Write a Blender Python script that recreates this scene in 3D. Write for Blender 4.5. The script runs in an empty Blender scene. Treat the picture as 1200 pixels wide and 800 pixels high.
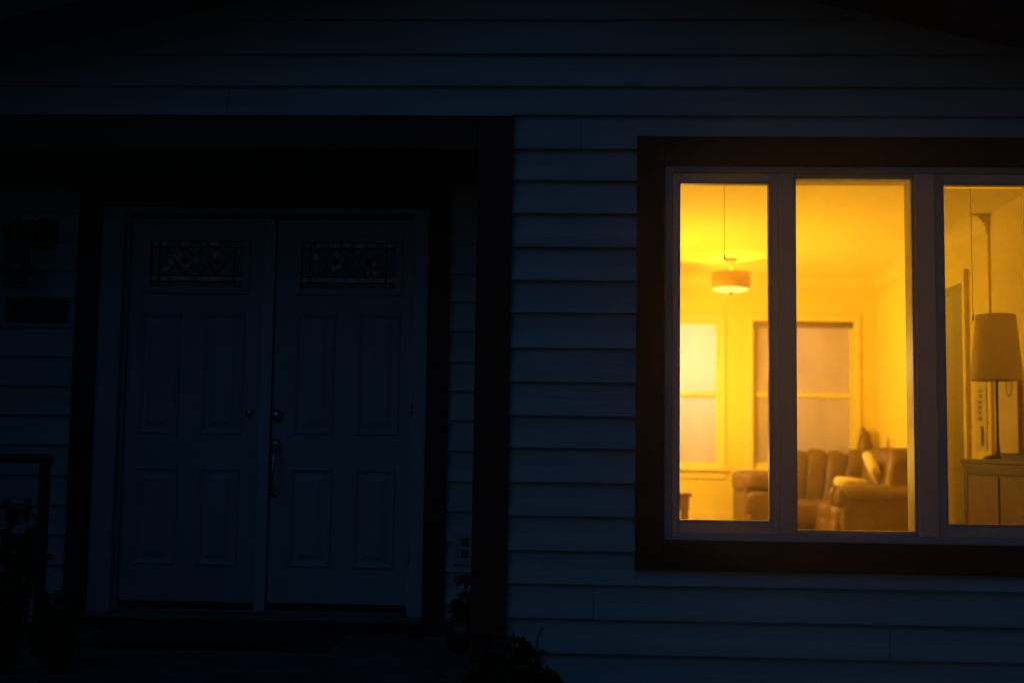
import bpy, math, random
from mathutils import Vector, Matrix, noise
random.seed(7)
S = bpy.context.scene
C = S.collection
R = math.radians
PI = math.pi

# ------------------------------------------------------------------ camera
F, EYE = 1500.0, 1.6
dY = Vector((62, -132, -1500)).normalized()
dZ = Vector((249, 17560, -1500)); dZ = (dZ - dY * dZ.dot(dY)).normalized()
dX = dY.cross(dZ)
ROT = Matrix((dX, dY, dZ))
cam = bpy.data.cameras.new('camera')
cam.lens, cam.sensor_width = 45, 36
cam.clip_start, cam.clip_end = 0.1, 500
cam.dof.use_dof = True
cam.dof.focus_distance = 6.0
cam.dof.aperture_fstop = 1.2
cob = bpy.data.objects.new('camera', cam)
cob.matrix_world = Matrix.Translation((0, 0, EYE)) @ ROT.to_4x4()
C.objects.link(cob)
S.camera = cob

def at(px, py, Y):
    v = ROT @ Vector(((px - 600) / F, (400 - py) / F, -1))
    return v * (Y / v.y) + Vector((0, 0, EYE))
def ax(px, py, Y): return at(px, py, Y).x
def az(px, py, Y): return at(px, py, Y).z

# ------------------------------------------------------------------ materials
def mat(name, col, rough=0.6, var=0.12, scale=6.0, bump=0.0, bscale=60.0, spec=0.5, metal=0.0, stretch=(1, 1, 1), coat=0.0):
    m = bpy.data.materials.new(name); m.use_nodes = True
    nt = m.node_tree; N = nt.nodes; L = nt.links
    b = N['Principled BSDF']
    b.inputs['Roughness'].default_value = rough
    b.inputs['Metallic'].default_value = metal
    b.inputs['Specular IOR Level'].default_value = spec
    b.inputs['Coat Weight'].default_value = coat
    tc = N.new('ShaderNodeTexCoord'); mp = N.new('ShaderNodeMapping')
    mp.inputs['Scale'].default_value = stretch
    L.new(tc.outputs['Object'], mp.inputs['Vector'])
    nz = N.new('ShaderNodeTexNoise'); nz.inputs['Scale'].default_value = scale; nz.inputs['Detail'].default_value = 5
    L.new(mp.outputs['Vector'], nz.inputs['Vector'])
    cr = N.new('ShaderNodeValToRGB')
    lo = [max(0, c * (1 - var)) for c in col]; hi = [min(1, c * (1 + var)) for c in col]
    cr.color_ramp.elements[0].position = 0.3; cr.color_ramp.elements[1].position = 0.7
    cr.color_ramp.elements[0].color = (*lo, 1); cr.color_ramp.elements[1].color = (*hi, 1)
    L.new(nz.outputs['Fac'], cr.inputs['Fac']); L.new(cr.outputs['Color'], b.inputs['Base Color'])
    if bump:
        n2 = N.new('ShaderNodeTexNoise'); n2.inputs['Scale'].default_value = bscale; n2.inputs['Detail'].default_value = 4
        L.new(mp.outputs['Vector'], n2.inputs['Vector'])
        bp = N.new('ShaderNodeBump'); bp.inputs['Strength'].default_value = bump; bp.inputs['Distance'].default_value = 0.01
        L.new(n2.outputs['Fac'], bp.inputs['Height']); L.new(bp.outputs['Normal'], b.inputs['Normal'])
    return m

def emit(name, col, strength, base=(0.8, 0.8, 0.8)):
    m = bpy.data.materials.new(name); m.use_nodes = True
    b = m.node_tree.nodes['Principled BSDF']
    b.inputs['Base Color'].default_value = (*base, 1)
    b.inputs['Emission Color'].default_value = (*col, 1)
    b.inputs['Emission Strength'].default_value = strength
    return m

def clear_glass():
    m = bpy.data.materials.new('window_glass'); m.use_nodes = True
    nt = m.node_tree; N = nt.nodes; L = nt.links
    N.remove(N['Principled BSDF'])
    out = N['Material Output']
    tr = N.new('ShaderNodeBsdfTransparent'); tr.inputs['Color'].default_value = (0.95, 0.96, 0.95, 1)
    gl = N.new('ShaderNodeBsdfGlossy'); gl.inputs['Roughness'].default_value = 0.02
    # a breath of mist and dirt on the pane
    tl = N.new('ShaderNodeBsdfTranslucent'); tl.inputs['Color'].default_value = (0.8, 0.8, 0.8, 1)
    tc = N.new('ShaderNodeTexCoord'); nz = N.new('ShaderNodeTexNoise'); nz.inputs['Scale'].default_value = 2.2; nz.inputs['Detail'].default_value = 4
    L.new(tc.outputs['Object'], nz.inputs['Vector'])
    mr = N.new('ShaderNodeMapRange'); mr.inputs['From Min'].default_value = 0.3; mr.inputs['From Max'].default_value = 0.7
    mr.inputs['To Min'].default_value = 0.02; mr.inputs['To Max'].default_value = 0.07
    L.new(nz.outputs['Fac'], mr.inputs['Value'])
    m1 = N.new('ShaderNodeMixShader'); m2 = N.new('ShaderNodeMixShader')
    L.new(mr.outputs['Result'], m1.inputs['Fac']); L.new(tr.outputs[0], m1.inputs[1]); L.new(tl.outputs[0], m1.inputs[2])
    fr = N.new('ShaderNodeFresnel'); fr.inputs['IOR'].default_value = 1.45
    L.new(fr.outputs[0], m2.inputs['Fac']); L.new(m1.outputs[0], m2.inputs[1]); L.new(gl.outputs[0], m2.inputs[2])
    L.new(m2.outputs[0], out.inputs['Surface'])
    return m

M = {}
M['siding'] = mat('white_vinyl_siding', (0.54, 0.54, 0.54), 0.5, 0.17, 2.2, 0.25, 40, stretch=(0.25, 1, 4))
M['door'] = mat('white_door_paint', (0.42, 0.43, 0.44), 0.38, 0.06, 5.0, 0.12, 70, stretch=(3, 1, 0.4))
M['jamb'] = mat('white_jamb_paint', (0.46, 0.46, 0.46), 0.45, 0.08, 8.0)
M['brown'] = mat('dark_brown_trim_paint', (0.075, 0.014, 0.007), 0.55, 0.25, 8.0, 0.15, 50, stretch=(1, 1, 0.2))
M['vinyl'] = mat('white_window_vinyl', (0.62, 0.62, 0.63), 0.4, 0.05, 6.0)
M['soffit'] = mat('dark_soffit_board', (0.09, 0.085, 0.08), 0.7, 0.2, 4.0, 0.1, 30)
M['shingle'] = mat('dark_roof_shingle', (0.06, 0.058, 0.06), 0.9, 0.3, 20.0, 0.5, 80)
M['porch'] = mat('dark_porch_concrete', (0.11, 0.11, 0.11), 0.85, 0.3, 5.0, 0.3, 60)
M['mat'] = mat('black_coir', (0.018, 0.016, 0.015), 0.95, 0.3, 40.0, 0.8, 200)
M['lawn'] = mat('dusk_lawn', (0.045, 0.075, 0.03), 0.95, 0.4, 3.0, 0.6, 90)
M['black_metal'] = mat('black_painted_iron', (0.012, 0.012, 0.013), 0.45, 0.2, 20.0)
M['nickel'] = mat('satin_nickel', (0.55, 0.53, 0.50), 0.22, 0.05, 20.0, metal=1.0)
M['lead'] = mat('lead_came', (0.03, 0.03, 0.032), 0.45, 0.2, 30.0, metal=0.6)
M['door_glass'] = mat('dark_textured_door_glass', (0.01, 0.011, 0.013), 0.10, 0.2, 12.0, 0.35, 26, spec=0.9)
M['bevel'] = mat('frosted_sky_glint_glass', (0.50, 0.56, 0.62), 0.25, 0.5, 30.0, 0.3, 60, spec=0.9)  # pale blue tone paints sky reflections into the frosted pieces
M['lantern_glass'] = mat('seeded_lantern_glass', (0.10, 0.11, 0.12), 0.12, 0.2, 12.0, 0.2, 50, spec=0.8)
M['plaque'] = mat('black_plaque', (0.012, 0.012, 0.012), 0.7, 0.2, 30.0)
M['plate'] = mat('pale_outlet_plastic', (0.5, 0.49, 0.47), 0.4, 0.05, 20.0)
M['socket'] = mat('brown_socket_plastic', (0.07, 0.035, 0.025), 0.4, 0.1, 20.0)
M['leaf'] = mat('dark_green_leaf', (0.009, 0.014, 0.006), 0.7, 0.5, 12.0)
M['stem'] = mat('brown_woody_stem', (0.05, 0.035, 0.022), 0.8, 0.3, 20.0)
M['petal'] = mat('red_petals', (0.42, 0.02, 0.012), 0.6, 0.25, 40.0)
M['pot'] = mat('dark_glazed_pot', (0.022, 0.020, 0.02), 0.35, 0.2, 6.0)
M['glass'] = clear_glass()
def bloom_vinyl():           # translucency added so the frames glow, standing in for lens bloom
    m = M['vinyl']; nt = m.node_tree; L = nt.links
    b = nt.nodes['Principled BSDF']; o = nt.nodes['Material Output']
    t = nt.nodes.new('ShaderNodeBsdfTranslucent'); t.inputs['Color'].default_value = (0.9, 0.85, 0.8, 1)
    x = nt.nodes.new('ShaderNodeMixShader'); x.inputs['Fac'].default_value = 0.22
    L.new(b.outputs[0], x.inputs[1]); L.new(t.outputs[0], x.inputs[2]); L.new(x.outputs[0], o.inputs['Surface'])
bloom_vinyl()
def screen_mesh():         # fine dark fly mesh, too fine to resolve: it just thins the light
    m = bpy.data.materials.new('fly_mesh'); m.use_nodes = True
    nt = m.node_tree; L = nt.links; b = nt.nodes['Principled BSDF']; o = nt.nodes['Material Output']
    b.inputs['Base Color'].default_value = (0.02, 0.02, 0.02, 1); b.inputs['Roughness'].default_value = 0.8
    t = nt.nodes.new('ShaderNodeBsdfTransparent'); x = nt.nodes.new('ShaderNodeMixShader'); x.inputs['Fac'].default_value = 0.22
    tc = nt.nodes.new('ShaderNodeTexCoord'); nz = nt.nodes.new('ShaderNodeTexNoise'); nz.inputs['Scale'].default_value = 3.0
    mr = nt.nodes.new('ShaderNodeMapRange'); mr.inputs['To Min'].default_value = 0.24; mr.inputs['To Max'].default_value = 0.34
    L.new(tc.outputs['Object'], nz.inputs['Vector']); L.new(nz.outputs['Fac'], mr.inputs['Value']); L.new(mr.outputs['Result'], x.inputs['Fac'])
    L.new(t.outputs[0], x.inputs[1]); L.new(b.outputs[0], x.inputs[2]); L.new(x.outputs[0], o.inputs['Surface'])
    return m
M['screen'] = screen_mesh()
# indoors
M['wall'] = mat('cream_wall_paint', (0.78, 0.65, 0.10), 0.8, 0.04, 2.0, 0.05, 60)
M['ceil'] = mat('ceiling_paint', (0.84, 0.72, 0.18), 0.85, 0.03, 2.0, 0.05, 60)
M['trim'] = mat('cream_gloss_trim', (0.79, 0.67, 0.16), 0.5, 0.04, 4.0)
M['wood'] = mat('oak_floor', (0.28, 0.15, 0.06), 0.4, 0.35, 4.0, 0.1, 30, stretch=(8, 0.6, 1))
M['hall'] = mat('hall_wall_paint', (0.72, 0.62, 0.30), 0.8, 0.05, 2.0)
M['leather'] = mat('tan_brown_leather', (0.135, 0.069, 0.019), 0.45, 0.25, 7.0, 0.35, 22)
M['pillow'] = mat('pale_linen', (0.66, 0.58, 0.38), 0.85, 0.08, 25.0, 0.4, 160)
M['ornament'] = mat('brown_ceramic', (0.16, 0.08, 0.025), 0.4, 0.3, 18.0)
M['candle'] = mat('tan_wax', (0.42, 0.27, 0.09), 0.5, 0.1, 12.0)
M['cabinet'] = mat('shaded_cabinet_wood', (0.065, 0.028, 0.007), 0.6, 0.35, 5.0, 0.1, 40, 0.3, stretch=(6, 6, 0.5))
M['cabinet_lit'] = mat('lit_cabinet_wood', (0.17, 0.078, 0.02), 0.6, 0.3, 5.0, 0.1, 40, 0.3, stretch=(6, 6, 0.5))  # same wood as the frame, coloured paler as if lit
M['cabinet_dark'] = mat('dark_cabinet_gap', (0.012, 0.008, 0.005), 0.7, 0.1, 5.0)
M['shade'] = mat('linen_lamp_shade', (0.85, 0.72, 0.38), 0.9, 0.08, 30.0, 0.3, 200)
def thin_cloth(m, f):
    nt = m.node_tree; L = nt.links; b = nt.nodes['Principled BSDF']; o = nt.nodes['Material Output']
    t = nt.nodes.new('ShaderNodeBsdfTranslucent'); t.inputs['Color'].default_value = (0.8, 0.66, 0.36, 1)
    x = nt.nodes.new('ShaderNodeMixShader'); x.inputs['Fac'].default_value = f
    L.new(b.outputs[0], x.inputs[1]); L.new(t.outputs[0], x.inputs[2]); L.new(x.outputs[0], o.inputs['Surface'])
thin_cloth(M['shade'], 0.15)
M['bronze'] = mat('dark_bronze', (0.02, 0.013, 0.009), 0.35, 0.2, 20.0, metal=0.5)
M['drum'] = mat('drum_shade_fabric', (0.48, 0.32, 0.10), 0.85, 0.08, 40.0)
M['cord'] = mat('brown_blind_cord', (0.52, 0.38, 0.12), 0.8, 0.05, 40.0)
M['blind'] = mat('rolled_blind_fabric', (0.62, 0.52, 0.28), 0.85, 0.05, 20.0)
M['canvas'] = mat('pale_canvas', (0.56, 0.46, 0.20), 0.85, 0.12, 9.0, 0.2, 80)
M['ink'] = mat('brown_ink', (0.10, 0.05, 0.015), 0.8, 0.3, 30.0)
M['oak'] = mat('worn_oak', (0.26, 0.15, 0.055), 0.5, 0.3, 6.0, 0.1, 40, stretch=(6, 1, 1))
M['chair'] = mat('dark_chair_wood', (0.07, 0.035, 0.014), 0.5, 0.3, 6.0)

def frosted():
    m = mat('frosted_back_window_glass', (0.74, 0.60, 0.48), 0.19, 0.14, 2.4, 0.18, 3.2, spec=0.9, stretch=(2.2, 1, 0.8))
    nt = m.node_tree; L = nt.links; b = nt.nodes['Principled BSDF']; o = nt.nodes['Material Output']
    t = nt.nodes.new('ShaderNodeBsdfTranslucent'); t.inputs['Color'].default_value = (0.8, 0.78, 0.76, 1)
    x = nt.nodes.new('ShaderNodeMixShader'); x.inputs['Fac'].default_value = 0.42
    L.new(b.outputs[0], x.inputs[1]); L.new(t.outputs[0], x.inputs[2]); L.new(x.outputs[0], o.inputs['Surface'])
    return m
M['frost'] = frosted()
LAMP = (1.0, 0.575, 0.06)
LAMP_W = (1.0, 0.60, 0.18)
M['globe'] = emit('lit_globe', LAMP_W, 150.0)
M['diffuser'] = emit('lit_diffuser', (1.0, 0.62, 0.14), 1.1)

# ------------------------------------------------------------------ mesh builder
class MB:
    def __init__(self): self.v, self.f, self.s = [], [], []
    def add(self, vs, fs, smooth=False):
        b = len(self.v); self.v += [tuple(p) for p in vs]
        for f in fs: self.f.append([b + i for i in f]); self.s.append(smooth)
        return self
    def box(self, x0, x1, y0, y1, z0, z1):
        x0, x1 = sorted((x0, x1)); y0, y1 = sorted((y0, y1)); z0, z1 = sorted((z0, z1))
        vs = [(x, y, z) for z in (z0, z1) for y in (y0, y1) for x in (x0, x1)]
        return self.add(vs, [(0, 2, 3, 1), (4, 5, 7, 6), (0, 1, 5, 4), (2, 6, 7, 3), (0, 4, 6, 2), (1, 3, 7, 5)])
    def obox(self, c, size, rz=0.0, tilt=None):
        m = Matrix.Rotation(rz, 3, 'Z')
        if tilt: m = m @ tilt
        hx, hy, hz = [q / 2 for q in size]
        vs = [Vector(c) + m @ Vector((x, y, z)) for z in (-hz, hz) for y in (-hy, hy) for x in (-hx, hx)]
        return self.add(vs, [(0, 2, 3, 1), (4, 5, 7, 6), (0, 1, 5, 4), (2, 6, 7, 3), (0, 4, 6, 2), (1, 3, 7, 5)])
    def ring(self, o, i, y0, y1):          # rectangular frame in an XZ wall: o, i = (x0, x1, z0, z1)
        self.box(o[0], i[0], y0, y1, o[2], o[3]); self.box(i[1], o[1], y0, y1, o[2], o[3])
        self.box(i[0], i[1], y0, y1, o[2], i[2]); self.box(i[0], i[1], y0, y1, i[3], o[3])
        return self
    def lathe(self, prof, c=(0, 0, 0), n=32, axis='Z', smooth=True):
        vs, fs = [], []
        for r, h in prof:
            for k in range(n):
                a = 2 * PI * k / n
                p = (r * math.cos(a), r * math.sin(a), h)
                if axis == 'Y': p = (p[0], h, p[1])
                if axis == 'X': p = (h, p[0], p[1])
                vs.append((p[0] + c[0], p[1] + c[1], p[2] + c[2]))
        for j in range(len(prof) - 1):
            for k in range(n):
                a, b = j * n + k, j * n + (k + 1) % n
                fs.append((a, b, b + n, a + n))
        return self.add(vs, fs, smooth)
    def tube(self, pts, r, n=10, smooth=True, caps=True):
        pts = [Vector(p) for p in pts]; vs, fs = [], []
        rs = r if isinstance(r, (list, tuple)) else [r] * len(pts)
        up = Vector((0, 0, 1))
        for i, p in enumerate(pts):
            t = (pts[min(i + 1, len(pts) - 1)] - pts[max(i - 1, 0)]).normalized()
            u = t.cross(up)
            if u.length < 0.05: u = t.cross(Vector((1, 0, 0)))
            u.normalize(); w = t.cross(u)
            for k in range(n):
                a = 2 * PI * k / n
                vs.append(p + (u * math.cos(a) + w * math.sin(a)) * rs[i])
        for j in range(len(pts) - 1):
            for k in range(n):
                a, b = j * n + k, j * n + (k + 1) % n
                fs.append((a, b, b + n, a + n))
        if caps:
            fs.append(tuple(range(n - 1, -1, -1))); fs.append(tuple((len(pts) - 1) * n + k for k in range(n)))
        return self.add(vs, fs, smooth)
    def puff(self, c, size, rot=None, e=0.45, n=28, wob=0.0, seed=0, fold=0.0):   # soft superellipsoid cushion
        def sg(v, p): return math.copysign(abs(v) ** p, v)
        vs, fs = [], []
        rot = rot or Matrix.Identity(3)
        for i in range(n + 1):
            ph = -PI / 2 + PI * i / n
            for k in range(2 * n):
                th = 2 * PI * k / (2 * n)
                p = Vector((sg(math.cos(ph), e) * sg(math.cos(th), e), sg(math.cos(ph), e) * sg(math.sin(th), e), sg(math.sin(ph), e)))
                p = Vector((p.x * size[0] / 2, p.y * size[1] / 2, p.z * size[2] / 2))
                if wob:
                    q = noise.noise(p * 7 + Vector((seed * 3.1, seed, 0))) * 0.6 + noise.noise(p * 16 + Vector((seed, 0, seed * 2.3))) * 0.4
                    p += p.normalized() * q * wob
                if fold:
                    q = math.sin((p.x - 0.42 * p.z) * 29 + seed + 1.6 * noise.noise(p * 4))
                    p.y += fold * (q * q * q) * (1 if p.y < 0 else 0.2)
                vs.append(rot @ p + Vector(c))
        m = 2 * n
        for i in range(n):
            for k in range(m):
                a, b = i * m + k, i * m + (k + 1) % m
                fs.append((a, b, b + m, a + m))
        return self.add(vs, fs, True)
    def build(self, name, m, parent=None, bevel=0.0, label=None):
        me = bpy.data.meshes.new(name); me.from_pydata(self.v, [], self.f); me.update()
        for p, s in zip(me.polygons, self.s): p.use_smooth = s
        me.materials.append(m)
        o = bpy.data.objects.new(name, me); C.objects.link(o)
        if parent:
            o.parent = parent
            r = parent
            while r.parent: r = r.parent
            if parent is r: o.matrix_parent_inverse = Matrix.Translation(-Vector(r.location))
        if bevel:
            bv = o.modifiers.new('bevel', 'BEVEL'); bv.width = bevel; bv.segments = 2; bv.limit_method = 'ANGLE'
        if label: o['label'] = label
        return o

def thing(name, label, cat, loc, group=None):
    o = bpy.data.objects.new(name, None); C.objects.link(o); o.location = loc
    o.empty_display_size = 0.1
    o['label'] = label; o['category'] = cat
    if group: o['group'] = group
    return o
def tag(o, label, cat, group=None):
    o['label'] = label; o['category'] = cat
    if group: o['group'] = group
    return o
def struct(o): o['kind'] = 'structure'; return o

def wall_x(mb, x0, x1, z0, z1, y0, y1, holes, top=None):
    """solid wall in XZ between y0 and y1 with rectangular holes"""
    xs = sorted({x0, x1, *[h[0] for h in holes], *[h[1] for h in holes]}); zs = sorted({z0, z1, *[h[2] for h in holes], *[h[3] for h in holes]})
    def solid(i, j):
        if not (0 <= i < len(xs) - 1 and 0 <= j < len(zs) - 1): return False
        cx, cz = (xs[i] + xs[i + 1]) / 2, (zs[j] + zs[j + 1]) / 2
        return not any(h[0] < cx < h[1] and h[2] < cz < h[3] for h in holes)
    for i in range(len(xs) - 1):
        for j in range(len(zs) - 1):
            if not solid(i, j): continue
            a, b, c, d = xs[i], xs[i + 1], zs[j], zs[j + 1]
            vs = [(a, y0, c), (b, y0, c), (b, y0, d), (a, y0, d), (a, y1, c), (b, y1, c), (b, y1, d), (a, y1, d)]
            fs = [(0, 1, 2, 3), (5, 4, 7, 6)]
            if not solid(i - 1, j): fs.append((4, 0, 3, 7))
            if not solid(i + 1, j): fs.append((1, 5, 6, 2))
            if not solid(i, j - 1): fs.append((4, 5, 1, 0))
            if not solid(i, j + 1): fs.append((3, 2, 6, 7))
            mb.add(vs, fs)
    return mb
def swapxy(mb):
    mb.v = [(y, x, z) for x, y, z in mb.v]; mb.f = [f[::-1] for f in mb.f]; return mb

def leaves(mb, c, rad, n, size, seed=0, flat=0.0, shell=0.0):
    rnd = random.Random(seed)
    for _ in range(n):
        while True:
            p = Vector((rnd.uniform(-1, 1), rnd.uniform(-1, 1), rnd.uniform(-1, 1)))
            if shell < p.length < 1 and noise.noise(p * 2.4 + Vector((seed, 0, 0))) > -0.28: break
        p = Vector((p.x * rad[0], p.y * rad[1], p.z * rad[2])) + Vector(c)
        s = size * rnd.uniform(0.6, 1.4)
        d = Vector((rnd.gauss(0, 1), rnd.gauss(0, 1), rnd.gauss(0.3, 0.8))).normalized()
        u = d.cross(Vector((rnd.gauss(0, 1), rnd.gauss(0, 1), rnd.gauss(0, 1)))).normalized()
        w = d.cross(u)
        mb.add([p - d * s, p + u * s * 0.42 + w * s * 0.1, p + d * s, p - u * s * 0.42 + w * s * 0.1], [(0, 1, 2, 3)])
    return mb

# ------------------------------------------------------------------ key planes
YM, YR = 5.9, 6.65                # front wall face, porch recess face
FL = 0.665                        # porch floor
XP0, XP1 = ax(557, 400, YM), ax(598, 400, YM)         # porch post
ZH0, ZH1 = 3.007, 3.178           # porch header
RX, RZ, RS = -0.22, 4.06, 0.235   # gable ridge and slope
XL, XRT = -4.6, 4.2               # house ends
IF, IC = 0.76, 3.30               # indoor floor, ceiling
YB = 12.08; XW = 2.91; XW2 = 2.926; YP = 8.9; XI = 0.24; YI = 6.16   # back wall, right wall, its nearer part, step, left wall, front wall inner face

# window rectangles on the front wall
TX0, TX1 = 0.322, 0.4485
wz0, wz1 = az(1000, 671, YM), az(1000, 162.5, YM)
iz0, iz1 = az(900, 635, YM), az(900, 195, YM)
p1 = (ax(797, 400, YM), ax(901.5, 400, YM), 1.312, 2.862)
p2 = (ax(934.5, 400, YM), ax(1071, 400, YM), 1.274, 2.890)
wc = (p2[0] + p2[1]) / 2
p3 = (2 * wc - p1[1] - 0.004, 2 * wc - p1[0], 1.312, 2.862)
p3 = (ax(1108.5, 400, YM), ax(1108.5, 400, YM) + (p1[1] - p1[0]), 1.312, 2.862)
OX0, OX1 = TX0, p3[1] + (p1[0] - TX0)
JX0, JX1 = TX1, p3[1] + (p1[0] - TX1)

# ------------------------------------------------------------------ ground and porch
g = MB()
g.add([(-150, -150, 0), (150, -150, 0), (150, 150, 0), (-150, 150, 0)], [(0, 1, 2, 3)])
struct(g.build('lawn', M['lawn']))
b = MB(); b.box(-60, 60, -9.5, -3.5, 0.004, 0.008)
struct(b.build('street', mat('asphalt', (0.05, 0.05, 0.052), 0.9, 0.25, 8.0, 0.4, 120)))
b = MB(); b.box(-2.3, -0.9, -3.4, 4.0, 0.004, 0.03)
struct(b.build('front_path', M['porch']))

house = thing('house', 'white clapboard house with brown trim, double front door and lit picture window', 'house', (0, 6.3, 0))
b = MB(); b.box(XL, XP0 + 0.02, 5.02, YR + 0.02, 0.0, FL)
b.build('porch_floor', M['porch'], house, 0.012)
for k in range(3):
    b = MB(); b.box(-2.5, -0.7, 5.02 - 0.3 * (3 - k), 5.018 - 0.3 * (2 - k), 0.0, FL * (k + 1) / 4)
    b.build('porch_step', M['porch'], house, 0.01)

# ------------------------------------------------------------------ siding
def course(mb, x0, x1, z0, z1, y, seams=(), lap=0.019):
    """one lapped board, its butt standing proud at the bottom"""
    cuts = [x0] + [s for s in seams if x0 + 0.05 < s < x1 - 0.05] + [x1]
    for a, c in zip(cuts[:-1], cuts[1:]):
        a2, c2 = a + (0.0016 if a != x0 else 0), c - (0.0016 if c != x1 else 0)
        dz = random.uniform(-0.0012, 0.0012)
        n = max(1, int((c2 - a2) / 0.35)); prof = [(y + 0.003, z1 + 0.004), (y - 0.004, z1 - (z1 - z0) * 0.5), (y - lap + 0.001, z0 + 0.010), (y - lap, z0 + 0.006), (y - lap + 0.003, z0 + 0.001), (y + 0.004, z0 + 0.001)]
        vs, fs = [], []
        for i in range(n + 1):
            x = a2 + (c2 - a2) * i / n
            wv = 0.0025 * noise.noise(Vector((x * 0.9, z0 * 5, 1.7))) + dz
            dy = 0.0022 * noise.noise(Vector((x * 1.3, z0 * 7, 5.2)))
            for py, pz in prof: vs.append((x, py + (dy if py < y else 0), pz + (wv if pz < z1 - 0.03 else 0)))
        k = len(prof)
        for i in range(n):
            for j in range(k - 1): fs.append((i * k + j, i * k + j + 1, (i + 1) * k + j + 1, (i + 1) * k + j))
        mb.add(vs, fs)

def spans(x0, x1, z0, z1, holes):
    segs = [(x0, x1)]
    for h in holes:
        if h[2] < z1 - 0.001 and h[3] > z0 + 0.001:
            new = []
            for a, c in segs:
                if h[1] <= a or h[0] >= c: new.append((a, c)); continue
                if h[0] > a: new.append((a, h[0]))
                if h[1] < c: new.append((h[1], c))
            segs = new
    return segs

win_hole = (OX0 + 0.004, OX1 - 0.004, wz0 + 0.004, wz1 - 0.004)
porch_hole = (XL, XP1 - 0.004, -1, ZH1 - 0.012)
zs = [3.178, 3.017, 2.867, 2.709, 2.552, 2.396, 2.245, 2.086, 1.928, 1.775, 1.626, 1.47, 1.315, 1.161, 1.011]
while zs[-1] > 0.3: zs.append(zs[-1] - 0.155)
zs = [3.316, 3.472, 3.637][::-1] + zs
zz = zs[0]
while zz < 4.1: zz += 0.16; zs.insert(0, zz)
sid = MB()
seam_px = {3.178: [258], 3.017: [678]}
cutters = []
for hi, lo in zip(zs[:-1], zs[1:]):
    for a, c in spans(XL, XRT, lo, hi, [porch_hole, win_hole]):
        # courses end against window trim where the trim crosses them part-way
        seams = [at(p, 400, YM).x for p in seam_px.get(lo, [])]
        if lo < 3.1: seams += [random.uniform(-0.1, 3.9)] if random.random() < 0.35 else []
        # gable: stop under the sloping soffit
        half = (RZ - lo) / RS
        a2, c2 = max(a, RX - half), min(c, RX + half)
        if c2 - a2 > 0.05: course(sid, a2, c2, lo, hi, YM, seams)
# short pieces above and below the window where a course is cut by the trim
for hi, lo in zip(zs[:-1], zs[1:]):
    if lo < wz1 < hi: course(sid, OX0, OX1, wz1 - 0.002, hi, YM)
    if lo < wz0 < hi: course(sid, OX0, OX1, lo, wz0 + 0.002, YM)
sid.build('siding', M['siding'], house)

# wall body behind the boards, with the window opening
b = MB()
wall_x(b, XP1 - 0.02, XRT, 0.0, 3.6, YM + 0.005, YI - 0.004, [(JX0 + 0.01, JX1 - 0.01, iz0 + 0.01, iz1 - 0.01)])
b.build('wall', M['siding'], house)
# gable wall body over the porch
b = MB()
b.add([(XL, YM + 0.006, ZH1 + 0.0), (XP1 - 0.021, YM + 0.006, ZH1), (XP1 - 0.021, YM + 0.006, 4.0), (RX, YM + 0.006, RZ), (XL, YM + 0.006, RZ - RS * (RX - XL))], [(0, 1, 2, 3, 4)])
b.build('gable', M['siding'], house)
b = MB(); b.box(XP1 - 0.02, 4.2, YM - 0.012, YM + 0.004, 0.0, 0.33); b.build('foundation', M['porch'], house)

# recess siding either side of the door
DXL0, DXL1 = ax(80, 600, YR), ax(106, 600, YR)
DXR0, DXR1 = ax(497, 600, YR), ax(522.5, 600, YR)
rz = [2.685, 2.529, 2.383, 2.228, 2.073, 1.92, 1.766, 1.61, 1.453, 1.298, 1.143, 0.988, 0.826, FL - 0.01]
rz = [3.0, 2.84] + rz
for xa, xb in ((XL, DXL0), (DXR1, XP0 + 0.03)):
    sid = MB()
    for hi, lo in zip(rz[:-1], rz[1:]): course(sid, xa, xb, lo, hi, YR, [-3.4] if random.random() < 0.2 else [])
    sid.build('porch_siding', M['siding'], house)
b = MB(); wall_x(b, XL, XP0 + 0.06, 0.0, ZH0 + 0.02, YR + 0.006, YR + 0.3, [(DXL0 + 0.03, DXR1 - 0.03, FL - 0.01, 2.95)])
b.build('porch_wall', M['siding'], house)
# return wall of the porch, its corner trim, header and ceiling
b = MB(); b.box(XP0 + 0.031, XP1 - 0.021, YM + 0.03, YR + 0.3, 0.0, ZH0 + 0.15); b.build('porch_return_wall', M['siding'], house)
b = MB(); b.box(XP0, XP1, YM - 0.03, YM + 0.028, FL - 0.03, ZH1 - 0.012); b.build('porch_post', M['brown'], house, 0.004)
b = MB(); b.box(XL, XP0 - 0.002, YM - 0.032, YM + 0.08, ZH0, ZH1 - 0.012); b.build('porch_header', M['brown'], house, 0.004)
b = MB(); b.box(XL, XP1 + 0.0, YM - 0.045, YM + 0.0, ZH1 - 0.010, ZH1 - 0.002); b.build('drip_edge', M['siding'], house)
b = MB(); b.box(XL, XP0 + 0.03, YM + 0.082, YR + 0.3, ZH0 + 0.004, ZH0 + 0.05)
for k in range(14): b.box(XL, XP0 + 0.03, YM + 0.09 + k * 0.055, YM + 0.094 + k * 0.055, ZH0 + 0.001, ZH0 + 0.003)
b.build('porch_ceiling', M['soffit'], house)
b = MB(); b.box(XL - 0.15, XL, 5.02, YR + 0.3, 0.0, 3.6); b.build('porch_side_wall', M['siding'], house)
b = MB(); b.box(XL, XL + 0.14, YM - 0.03, YM + 0.1, FL, ZH0); b.build('porch_post', M['brown'], house, 0.004)

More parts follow.
